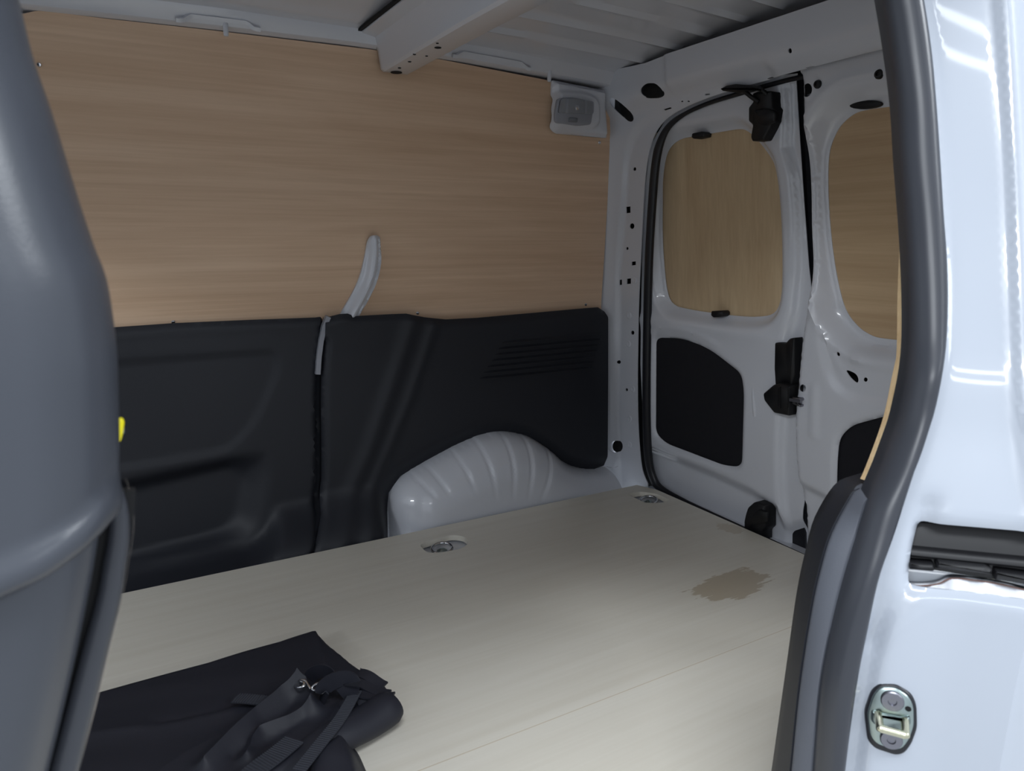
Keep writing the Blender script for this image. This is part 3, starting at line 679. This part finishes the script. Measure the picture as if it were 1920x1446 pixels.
# ================================================================== NEAR PILLARS
# --- right edge of the big opening seal on plane y=.425, gives the pillar line
SR = [(0, 1728), (100, 1743), (200, 1752), (300, 1759), (400, 1765), (480, 1771), (560, 1773), (640, 1770), (700, 1762), (760, 1750), (800, 1738), (850, 1722), (880, 1710), (990, 1675), (1076, 1645), (1173, 1624), (1252, 1608), (1350, 1593), (1446, 1581)]
SLp = [(0, 1652), (100, 1668), (200, 1680), (300, 1686), (400, 1694), (480, 1699), (560, 1702), (640, 1702), (700, 1697), (760, 1685), (800, 1675), (850, 1657), (880, 1646), (935, 1623), (997, 1604), (1087, 1577), (1185, 1553), (1291, 1534), (1446, 1521)]
def on_near(px, py, y0):
    d = ray(px, py); t = y0/d[1]
    for _ in range(20): t = (y0+.20*max(H+t*d[2]-.66, 0)+.0025*(1+math.tanh((H+t*d[2]-.825)/.05)))/d[1]
    return CAM+d*t
def ext(c):     # carry a pillar curve past the frame
    c = [np.array(q, float) for q in c]; t = c[0]-c[1]; t /= np.linalg.norm(t); e = c[-1]-c[-2]; e /= np.linalg.norm(e)
    up_ = [c[0]+np.array([-.10, .05, .17]), c[0]+np.array([-.04, .025, .11]), c[0]+np.array([-.010, .012, .055])]
    dn = [c[-1]+e*.08, c[-1]+e*.17, c[-1]+e*.28]
    return up_ + c + dn
right3 = ext([on_near(x, y, .425) for y, x in SR]); left3 = ext([on_near(x, y, .455) for y, x in SLp])
R3 = np.array(cr(right3, 6)); L3 = np.array(cr(left3, 6))
def reparam(P, n=110):
    d = np.concatenate([[0], np.cumsum(np.linalg.norm(np.diff(P, axis=0), axis=1))]); s = np.linspace(0, d[-1], n)
    return np.stack([np.interp(s, d, P[:, k]) for k in range(3)], -1)
R3, L3 = reparam(R3), reparam(L3)
seal = thing('opening_seal', tuple(R3[-1]), 'thick dark rubber seal framing the sliding door opening on the right', 'seal')
mid3 = (R3+L3)/2
w3 = (R3-L3)
outn = np.array([-.62, -.78, 0.])
cv = []
for a in np.linspace(0, math.pi, 15):
    cv.append(mid3 + w3*(.5*math.cos(a)) + outn*(.021*math.sin(a)**.8))
cv += [L3+np.array([.02, .02, 0]), R3+np.array([.03, .03, 0])]
loft('seal_tube', cv, SEALM, seal, closed=True, caps=True, angle=60)

# --- white body pillar (door jamb)
nJ = np.array([-.80, -.60, 0.]); tJ = np.array([.60, -.80, 0.])
o_ = np.argsort(R3[:, 2]); zR, xR, yR = R3[o_, 2], R3[o_, 0], R3[o_, 1]
zz_ = np.linspace(zR[0], zR[-1], 240); ker = np.exp(-np.linspace(-2.2, 2.2, 41)**2); ker /= ker.sum()
def smooth_(a):
    a = np.interp(zz_, zR, a); e0_, e1_ = a[0]+(a[0]-a[20:0:-1]), a[-1]+(a[-1]-a[-2:-22:-1]); return np.convolve(np.concatenate([e0_, a, e1_]), ker, 'valid')
zR, xR, yR = zz_, smooth_(xR), smooth_(yR)
def FJ(s, z, h):
    s, z, h = map(lambda q: np.asarray(q, float), (s, z, h))
    x = np.interp(z, zR, xR)+.012; y = np.interp(z, zR, yR)+.012
    # lower down the outer edge of the jamb follows the seal less closely
    base = np.stack([x, y, z], -1)
    return base + tJ*s[..., None] + nJ*h[..., None]
def projp(P):
    q = np.asarray(P)-CAM; return np.array([960+F*(q@rgt)/(q@fwd), 723-F*(q@upv)/(q@fwd)])
def on_jamb(px, h=0):
    s, z = .05, .6; tgt = np.array(px, float)
    for _ in range(25):
        f0 = projp(FJ(s, z, h))-tgt; e = 1e-4
        J = np.stack([(projp(FJ(s+e, z, h))-tgt-f0)/e, (projp(FJ(s, z+e, h))-tgt-f0)/e], 1)
        d = np.linalg.solve(J, -f0); s += float(np.clip(d[0], -.05, .05)); z += float(np.clip(d[1], -.1, .1))
    return (s, z)
def JL(pts, h=0): return [on_jamb(p, h) for p in pts]
slot_px = rnd([(1724, 986), (1925, 1003), (1975, 1010), (1975, 1148), (1920, 1132), (1704, 1103), (1708, 1050)], [12, 0, 0, 0, 0, 10, 20], 4)
slot = JL(slot_px, -.004)
ridge = JL(cr([(1870, -160), (1888, 60), (1898, 200), (1906, 330), (1912, 480), (1918, 640), (1926, 800), (1945, 960)], 4), 0)
rp = np.array(ridge); rs = rp[np.argsort(rp[:, 1])]
val = JL([(1742, 960), (1720, 1060), (1690, 1125), (1655, 1175), (1632, 1210)], 0)
def jamb_h(s, z):
    sr = np.interp(z, rs[:, 1], rs[:, 0])
    h = -.003 - .007*ss(.003, .014, s)                       # fillet beside the seal, then the dished face
    up = ss(.45, .62, z); sm = (.014+sr)/2; wd = (sr-.014)/2
    h -= .0009*np.clip(1-((s-sm)/wd)**2, 0, 1)*up
    h += .007*ss(sr-.010, sr+.002, s)*up
    h -= .030*ss(sr+.002, sr+.032, s)*up
    dv = segdist(s, z, val, False); h -= .006*np.exp(-(dv/.010)**2)
    h += .010*ss(.10, .02, s)*ss(.50, .38, z)*ss(.012, .03, s)
    d = segdist(s, z, slot); h -= .004*(1-ss(0, .008, d))*(s < .2)
    return h
jam = thing('body_pillar', tuple(FJ(.05, -.1, 0)), 'glossy white body pillar behind the sliding door opening', 'pillar')
sheet('pillar_face', [(-.012, -.05), (.15, -.05), (.15, 1.30), (-.012, 1.30)], FJ, jamb_h, PAINT_DIM, .007, [slot], .002, jam, 50)
zz = np.linspace(-.05, 1.30, 60)
e0 = FJ(np.full(60, .149), zz, jamb_h(np.full(60, .149), zz))
xo = np.maximum(e0[:, 0], 0)
loft('outer_panel', [e0, e0+np.array([.012, -.006, 0]), np.stack([np.full(60, 1.55), e0[:, 1]-.006, zz], -1), np.stack([np.full(60, 1.55), e0[:, 1]+.03, zz], -1), e0+np.array([.07, .03, 0])], PAINT_DIM, jam, closed=True, caps=True)
# running-rail slot
rail = thing('slide_rail', tuple(FJ(.08, .42, -.03)), 'black sliding door running rail inside the slot of the white pillar', 'rail')
def jpart(n, px, h0, h1, m, par, r=0, bev=.001): return slab(n, JL(rnd(px, r, 3) if r else px, (h0+h1)/2), FJ, h0, h1, m, par, bev)
jpart('slot_back', [(1690, 970), (1980, 985), (1980, 1160), (1690, 1125)], -.050, -.040, PAINT_DIM, rail)
web_ = jpart('rail_web', [(1712, 975), (1975, 992), (1975, 1100), (1704, 1058)], -.040, -.028, BLK, rail)
jpart('rail_lip', [(1708, 1026), (1975, 1052), (1975, 1070), (1706, 1042)], -.028, -.016, BLK, web_, 0, .003)
jpart('rail_stop', [(1704, 1050), (1748, 1054), (1752, 1060), (1748, 1066), (1704, 1062)], -.03, -.012, BLK, web_, 2, .002)
jpart('rail_stop', [(1756, 1046), (1845, 1056), (1858, 1064), (1856, 1072), (1752, 1060)], -.03, -.010, BLK, web_, 3, .003)
jpart('rail_stop', [(1864, 1066), (1975, 1080), (1975, 1096), (1862, 1082)], -.03, -.012, BLK, web_, 2, .002)
tb = JL(cr([(1695, 1098), (1730, 1100), (1760, 1096), (1785, 1086), (1830, 1090), (1880, 1098), (1930, 1110), (1975, 1122)], 5), -.022)
tc_ = JL(cr([(1695, 1140), (1730, 1142), (1760, 1140), (1785, 1136), (1830, 1140), (1880, 1146), (1930, 1152), (1975, 1160)], 5), -.010)
tape_ = loft('ledge_tape', [[FJ(np.array(a), np.array(b), np.array(-.034)) for a, b in tb], [FJ(np.array(a), np.array(b), np.array(-.024+.003*math.sin(i*.9))) for i, (a, b) in enumerate(tb)], [FJ(np.array(a*.5+c*.5), np.array(b*.6+d*.4), np.array(-.016+.002*math.sin(i*1.3))) for i, ((a, b), (c, d)) in enumerate(zip(tb, tc_))], [FJ(np.array(a), np.array(b), np.array(-.012)) for a, b in tc_]], TAPE, rail, thick=.002)
tube('sealant_bead', [FJ(np.array(a), np.array(b+.0005), np.array(-.0225)) for a, b in tb], .0009, GLUE, tape_, n=6)

# --- striker
hj = -.006
st = thing('door_striker', tuple(FJ(*on_jamb((1672, 1410)), 0)), 'zinc door striker plate with loop on the white pillar', 'striker')
u, v = on_jamb((1672, 1345), 0); hb = float(jamb_h(np.array([u]), np.array([v]))[0])
gpx = [(1648, 1279), (1680, 1281), (1708, 1300), (1718, 1320), (1719, 1362), (1708, 1392), (1695, 1409), (1680, 1413), (1640, 1400), (1626, 1384), (1620, 1335), (1633, 1295)]
jpart('gasket', gpx, hb-.006, hb+.003, RUB, st, 9, .0015)
cen = np.array((1671, 1345.)); ppx = [tuple(cen+(np.array(p)-cen)*.885) for p in gpx]
jpart('plate', ppx, hb, hb+.005, ZINC, st, 9, .0012)
def jat(px, h): s, z = on_jamb(px, h); return FJ(np.array(s), np.array(z), np.array(h))
lathe('bolt', jat((1673, 1313), hb+.005), nJ, [(.0115, 0), (.0115, .003), (.0105, .004), (.0045, .004), (.0040, .0022), (.0018, .002)], STEEL, st, 22)
lathe('bolt', jat((1671, 1385), hb+.005), nJ, [(.0112, 0), (.0112, .003), (.0102, .004), (.0045, .004), (.0040, .0022), (.0018, .002)], STEEL, st, 22)
hp = rnd(JL([(1634, 1330), (1650, 1338), (1692, 1346), (1706, 1340), (1708, 1358), (1700, 1366), (1680, 1372), (1650, 1366), (1632, 1352)], hb+.006), .004, 3)
slab('saddle', hp, FJ, hb+.003, hb+.0085, ZINC, st, .003)
q0, q1, q2, q3 = jat((1646, 1338), hb+.006), jat((1650, 1366), hb+.024), jat((1698, 1379), hb+.024), jat((1697, 1350), hb+.006)
tube('loop', cr([q0, q0*.45+q1*.55, q1, q1*.92+q2*.08, (q1+q2)/2, q1*.08+q2*.92, q2, q2*.55+q3*.45, q3], 5), .0042, ZINCY, st, n=12)
lathe('hole_plug', jat((1703, 1329), hb+.0045), nJ, [(.0030, 0), (.0030, .001), (.0015, .0012)], CAV, st, 12)

# --- lower inner trim beside the seal
tv = [(935, 1626), (940, 1620), (997, 1604), (1087, 1577), (1185, 1553), (1291, 1534), (1446, 1521)]
ed = [(918, 1612), (926, 1600), (1000, 1560), (1068, 1539), (1146, 1522), (1290, 1500), (1446, 1484)]
sl = [(905, 1616), (920, 1575), (985, 1534), (1050, 1516), (1130, 1499), (1270, 1479), (1446, 1454)]
def pc(L, y):
    c = [on(x, q, 1, y) for q, x in L]; e = c[-1]-c[-2]; e /= np.linalg.norm(e); c += [c[-1]+e*.12, c[-1]+e*.27]
    return reparam(np.array(cr(c, 8)), 60)
cA, cB, cC = pc(tv, .452), pc(ed, .475), pc(sl, .515)
lt = thing('lower_pillar_trim', tuple(cA[-1]), 'charcoal textured plastic trim at the foot of the right hand seal', 'trim')
back = np.array([.05, .03, 0])
loft('trim_face', [cA+np.array([.03, .0, 0]), cA, cA*.9+cB*.1+np.array([-.001, -.001, 0]), cA*.1+cB*.9+np.array([-.0015, -.001, 0]), cB, cB+np.array([.02, .012, 0])], TRIMG, lt, closed=True, caps=True, angle=50)
loft('trim_side', [cB+np.array([.004, .001, 0]), cB+np.array([.0005, .003, 0]), cB*.6+cC*.4+np.array([-.002, 0, 0]), cB*.2+cC*.8+np.array([-.001, 0, 0]), cC, cC+np.array([.02, .02, 0]), cC+np.array([.10, .025, 0]), cB+np.array([.10, .0, 0])], TRIM, lt, closed=True, caps=True, angle=50)

# --- plywood board on the near side, seen on its cut edge
pe = [on_near(x, y, .512) for x, y in ((1745, 100), (1732, 200), (1712, 290), (1692, 370), (1685, 482), (1682, 560), (1681, 640), (1673, 700), (1661, 760), (1650, 800), (1632, 850), (1613, 898))]
pe = [(p[0], p[2]) for p in cr(pe, 4)]
npy = slab('plywood_lining', [(pe[0][0]+.01, 1.2)] + pe + [(1.42, pe[-1][1]-.02), (1.36, 1.2)], lambda u, v, h: np.stack([u, .497+h+.20*np.maximum(v-.66, 0)+.0025*(1+np.tanh((v-.825)/.05)), v], -1), 0, .015, PLYE, None, .0006)
tag(npy, 'plywood side board showing its layered cut edge beside the right hand seal', 'panel')

# --- left pillar trim (front edge of the opening)
SB = [(-200, -20), (-60, 20), (0, 36), (110, 63), (215, 99), (375, 148), (470, 180), (505, 195), (545, 205), (600, 213), (660, 220), (720, 222), (800, 224), (860, 224), (910, 222), (950, 214), (990, 207)]
yb = .47
def lean(z): return .14*np.log1p(np.exp((np.asarray(z)-.77)/.02))*.02
def on_lean(px, py):
    d = ray(px, py); t = yb/d[1]
    for _ in range(25): t = (yb+float(lean(H+t*d[2])))/d[1]
    return CAM+d*t
sb3 = np.array(cr([on_lean(x, y) for y, x in SB], 6)); sb3 = reparam(sb3, 90)
lpz = lambda x: None
bp = thing('front_pillar_trim', (-.08, .42, .3), 'large smooth dark grey pillar trim at the left edge', 'trim')
secA = []
a_, b_ = .046, .055
for q in np.linspace(-.35, math.pi/2, 22): secA.append((-a_*(1-math.cos(q)), -b_*math.sin(q)))
secA += [(-a_-.04, -b_-.004), (-a_-.09, -b_-.006), (-a_-.16, -b_-.004)]
# bottom edge of the upper piece rises towards the opening
def crease_z(x): return None
cl = [on(x, y, 1, .415) for x, y in ((-160, 1120), (0, 1052), (80, 1018), (150, 978), (205, 938))]
cx = np.array([c[0] for c in cl]); cz = np.array([c[2] for c in cl])
o2 = np.argsort(cx); cx, cz = cx[o2], cz[o2]
sx = np.array([p[0] for p in sb3]); sz = sb3[:, 2]; oz = np.argsort(sz); szs, sxs = sz[oz], sx[oz]
def sil(z): return np.interp(z, szs, sxs)
curves = []
for dx, dyy in secA:
    x_c = float(sil(.66))+dx; zc = float(np.interp(x_c, cx, cz))
    c = []
    for t in np.linspace(0, 1, 80):
        z = 1.25+(zc-1.25)*t; c.append((float(sil(z))+dx, yb+dyy+float(lean(z)), z))
    x_e, y_e = c[-1][0], c[-1][1]
    for k, (dn, inn) in enumerate(((.004, -.0025), (.009, -.0045), (.014, -.0045), (.018, -.002), (.021, .003), (.022, .010))):
        c.append((x_e, y_e+inn, zc-dn))
    curves.append(c)
loft('upper_trim', curves, PLAST, bp, angle=60, thick=.003)
# lower piece, set back, ends at the dark gap
gap = [(940, 206), (985, 203), (1050, 190), (1120, 178), (1200, 160), (1300, 135), (1400, 108), (1446, 95)]
g3 = np.array(cr([on(x, y, 1, .455) for y, x in gap], 5)); e = g3[-1]-g3[-4]; e /= np.linalg.norm(e); g3 = reparam(np.vstack([g3, g3[-1]+e*.1, g3[-1]+e*.25]), 60)
lc = []
for dx, dyy in [(.0, .02), (.0, .004), (-.004, -.004), (-.014, -.014), (-.03, -.022), (-.055, -.028), (-.09, -.031), (-.14, -.032), (-.22, -.032)]:
    c = g3+np.array([dx, dyy, 0]); s_ = np.linspace(1, 0, 60)**2
    lift = np.clip(np.interp(c[0, 0], cx, cz)+.02-c[0, 2], -.2, .2); c[:, 2] += lift*s_; lc.append(c)
loft('lower_trim', lc, PLAST, bp, angle=60, thick=.003)
# edge strip and black strip for the shaded gap
stp = [(905, 208), (935, 217), (965, 223), (1010, 222), (1060, 214), (1120, 204), (1200, 183), (1300, 157), (1400, 131), (1446, 119)]
s3 = np.array(cr([on(x, y, 1, .47) for y, x in stp], 5)); e = s3[-1]-s3[-4]; e /= np.linalg.norm(e); s3 = reparam(np.vstack([s3, s3[-1]+e*.1, s3[-1]+e*.25]), 60)
sweep('edge_seal', s3, circ(.0085, 14, .0075), SEALM, bp, up=(0, -1, 0), angle=60, scale=np.interp(np.arange(60), [0, 6, 25, 59], [.55, .75, 1, 1.1]))
sweep('gap_shade', g3+np.array([.004, .020, 0]), [(-.010, -.004), (.010, -.004), (.010, .004), (-.010, .004)], CAV, bp, up=(0, -1, 0))  # black strip painted for the shade in the gap
rim = s3+np.array([.0080, .003, 0]); sweep('rim', rim, circ(.0013, 8), mat('rim_beige', srgb(150, 142, 134), .4), bp, up=(0, -1, 0), scale=np.interp(np.arange(60), [0, 10, 20, 59], [.05, .05, 1, 1]))
# yellow tag peeping out behind the pillar
tg = thing('yellow_tag', tuple(on(226, 828, 1, .50)), 'small yellow plastic tag peeping out behind the left pillar trim', 'tag')
FY = lambda u, v, h: np.stack([u, .50-h, v], -1)
YL = lambda pts: [(on(x, y, 1, .50)[0], on(x, y, 1, .50)[2]) for x, y in pts]
slab('tag_body', YL(rnd([(205, 784), (230, 783), (233, 790), (230, 812), (225, 828), (205, 822)], 4, 3)), FY, 0, .003, YEL, tg, .0008)
slab('tag_pin', YL([(228, 803), (233, 803), (233, 812), (228, 812)]), FY, -.004, .001, ZINC, tg, .0005)

# ================================================================== FOLDED BLACK COVER ON THE FLOOR
cov = thing('folded_cover', (.15, 1.15, .0), 'folded black nylon cover with straps lying on the floor', 'cover')
cover_px = [(60, 1330), (170, 1300), (330, 1256), (480, 1213), (598, 1178), (604, 1190), (622, 1208), (648, 1228), (668, 1245), (690, 1258), (716, 1280), (735, 1295), (700, 1345), (640, 1390), (600, 1425), (560, 1560), (0, 1640)]
c_uv = FL(cover_px, .030)
RID = [([(180, 1376), (300, 1362), (420, 1340), (500, 1320), (560, 1302)], .006, .020), ([(385, 1446), (430, 1400), (480, 1352), (530, 1315), (560, 1300)], .026, .016), ([(464, 1426), (475, 1396), (488, 1378), (540, 1358), (585, 1336)], .020, .012),
       ([(585, 1336), (588, 1318), (575, 1300), (560, 1300)], .018, .012), ([(540, 1446), (580, 1400), (620, 1360), (655, 1310)], .014, .014), ([(598, 1182), (600, 1215), (612, 1245), (640, 1270)], .004, .014), ([(300, 1446), (360, 1410), (420, 1380)], .004, .03)]
VAL = [([(300, 1354), (400, 1335), (470, 1312)], .004, .014), ([(470, 1410), (520, 1378), (570, 1350)], .010, .012), ([(440, 1420), (500, 1362), (550, 1322)], .008, .010)]
RIDu = [(FL(p, .035), a, b_) for p, a, b_ in RID]; VALu = [(FL(p, .035), a, b_) for p, a, b_ in VAL]
def cov_h(u, v):
    d = segdist(u, v, c_uv[1:13], False); h = .028*ss(-.004, .012, d) + .006
    h += np.sin(u*31+v*17)*np.sin(v*43-u*11)*.0014*ss(0, .05, d)
    for P, a, wd in RIDu: h += a*np.exp(-segdist(u, v, P, False)/wd)*ss(0, .02, d)
    for P, a, wd in VALu: h -= a*np.exp(-segdist(u, v, P, False)/wd)
    return h
sheet('cover_body', c_uv, FF, cov_h, CLOTH, .006, (), .004, cov, 60, extra=[P for P, a, b_ in RIDu[1:4]]+[P for P, a, b_ in VALu[:1]])
# rolled fold at the right end and loose layers under it
ra, rb_ = on(600, 1404, 2, .03), on(738, 1322, 2, .03)
def rollsec(r): return [(r*1.25*math.cos(t), r*math.sin(t)) for t in [2*math.pi*i/18 for i in range(18)]]
P = [ra+(rb_-ra)*t+np.array([0, 0, .002*math.sin(t*7)]) for t in np.linspace(-.9, 1, 26)]
sweep('rolled_edge', P, rollsec(.026), CLOTH, cov, scale=np.interp(np.linspace(-.9, 1, 26), [-.9, .2, .9, .97, 1], [.8, .95, 1, .95, .80]))
for i, (p0, p1, z) in enumerate(((((612, 1405), (728, 1352)), None, .006), (((605, 1412), (722, 1360)), None, .003))):
    a, b = on(*p0[0], 2, z), on(*p0[1], 2, z)
    sweep('under_layer', [a+(b-a)*t for t in np.linspace(-.3, 1, 10)], [(-.05, -.002), (.012, -.002), (.013, 0), (.012, .002), (-.05, .002)], CLOTH, cov)
lay_px = [(735, 1296), (716, 1281), (690, 1259), (676, 1252), (655, 1290), (680, 1330), (700, 1330)]
sheet('end_layers', FL(lay_px, .045), FF, lambda u, v: .042+.004*np.sin(u*90+v*120), CLOTH, .006, (), .003, cov)
for k, (p, q) in enumerate((((672, 1262), (720, 1284)), ((662, 1280), (728, 1300)), ((655, 1300), (738, 1306)))):
    a, b = on(*p, 2, .048), on(*q, 2, .048)
    sweep('layer_edge', [a+(b-a)*t+np.array([0, 0, .003*math.sin(5*t+k)]) for t in np.linspace(0, 1, 10)], [(-.010, -.0015), (.010, -.0015), (.010, .0015), (-.010, .0015)], CLOTH, cov, up=(.2*(k-1), 0, 1))
# front bunch
fb = [(600, 1400), (622, 1378), (648, 1372), (668, 1384), (682, 1410), (692, 1446), (700, 1520), (560, 1560), (560, 1446)]
fuv = cr(FL(fb, .03), 4, True)
sheet('front_bunch', fuv, FF, lambda u, v: .006+.046*ss(-.002, .03, segdist(u, v, fuv))+.004*np.sin(u*60)*np.sin(v*47), CLOTH, .006, (), .004, cov, 60)
# webbing straps with woven ribs
def strap(px_path, zs, wd, nm='strap'):
    P = np.array([on(x, y, 2, z) for (x, y), z in zip(px_path, zs)]); P = np.array(cr(P, 10)); N = len(P)
    verts, faces = [], []
    # fine cross ribs give the woven look
    d = np.concatenate([[0], np.cumsum(np.linalg.norm(np.diff(P, axis=0), axis=1))]); n = int(d[-1]/.0011)
    s = np.linspace(0, d[-1], n); Q = np.stack([np.interp(s, d, P[:, k]) for k in range(3)], -1)
    for i in range(n):
        t = Q[min(i+1, n-1)]-Q[max(i-1, 0)]; t /= np.linalg.norm(t); sd = np.cross(t, [0, 0, 1]); sd /= np.linalg.norm(sd); q = np.cross(sd, t)
        b = .0009 if (i//2) % 2 else 0
        for a_s, hh in ((-1, -.0006), (-1, .001+b), (1, .001+b), (1, -.0006)): verts.append(Q[i]+sd*wd*.5*a_s+q*hh)
    for i in range(n-1):
        for k in range(4): faces.append((i*4+k, i*4+(k+1) % 4, i*4+4+(k+1) % 4, i*4+4+k))
    faces += [(0, 1, 2, 3), tuple(4*(n-1)+k for k in (3, 2, 1, 0))]
    return fixn(mk(nm, verts, faces, WEB, cov, 20))
strap([(440, 1310), (460, 1311), (480, 1313), (500, 1315)], (.050, .052, .053, .052), .024)
strap([(440, 1480), (480, 1444), (515, 1418), (552, 1388)], (.058, .060, .060, .056), .034)
# hook, buckle and dark loop
tube('hook', cr([on(x, y, 2, z) for x, y, z in ((553, 1284, .058), (558, 1290, .062), (568, 1288, .066), (570, 1281, .068), (563, 1277, .066), (572, 1277, .066), (577, 1284, .064), (583, 1293, .062))], 5), .0026, CHROME, cov, n=10)
tube('buckle', cr([on(x, y, 2, z) for x, y, z in ((585, 1292, .062), (590, 1285, .066), (600, 1281, .068), (612, 1281, .066), (604, 1290, .062), (594, 1296, .060))], 5, True), .0024, CHROME, cov, n=10, closed=True)
lc_ = [on(x, y, 2, z) for x, y, z in ((612, 1312, .055), (604, 1300, .062), (612, 1286, .074), (630, 1275, .084), (650, 1272, .086), (660, 1280, .078), (655, 1294, .064), (640, 1305, .055))]
sweep('strap_loop', cr(lc_, 6), [(-.0012, -.014), (.0012, -.014), (.0012, .014), (-.0012, .014)], CLOTH, cov)
lc2 = [on(x, y, 2, z) for x, y, z in ((580, 1272, .048), (590, 1262, .060), (604, 1258, .066), (616, 1263, .062), (622, 1274, .052))]
sweep('strap_loop', cr(lc2, 6), [(-.0012, -.012), (.0012, -.012), (.0012, .012), (-.0012, .012)], CLOTH, cov)
strap([(560, 1446), (600, 1396), (640, 1345), (668, 1296)], (.062, .060, .058, .052), .020)

# tidy helper property
for o in bpy.data.objects:
    if '_loc' in o: del o['_loc']
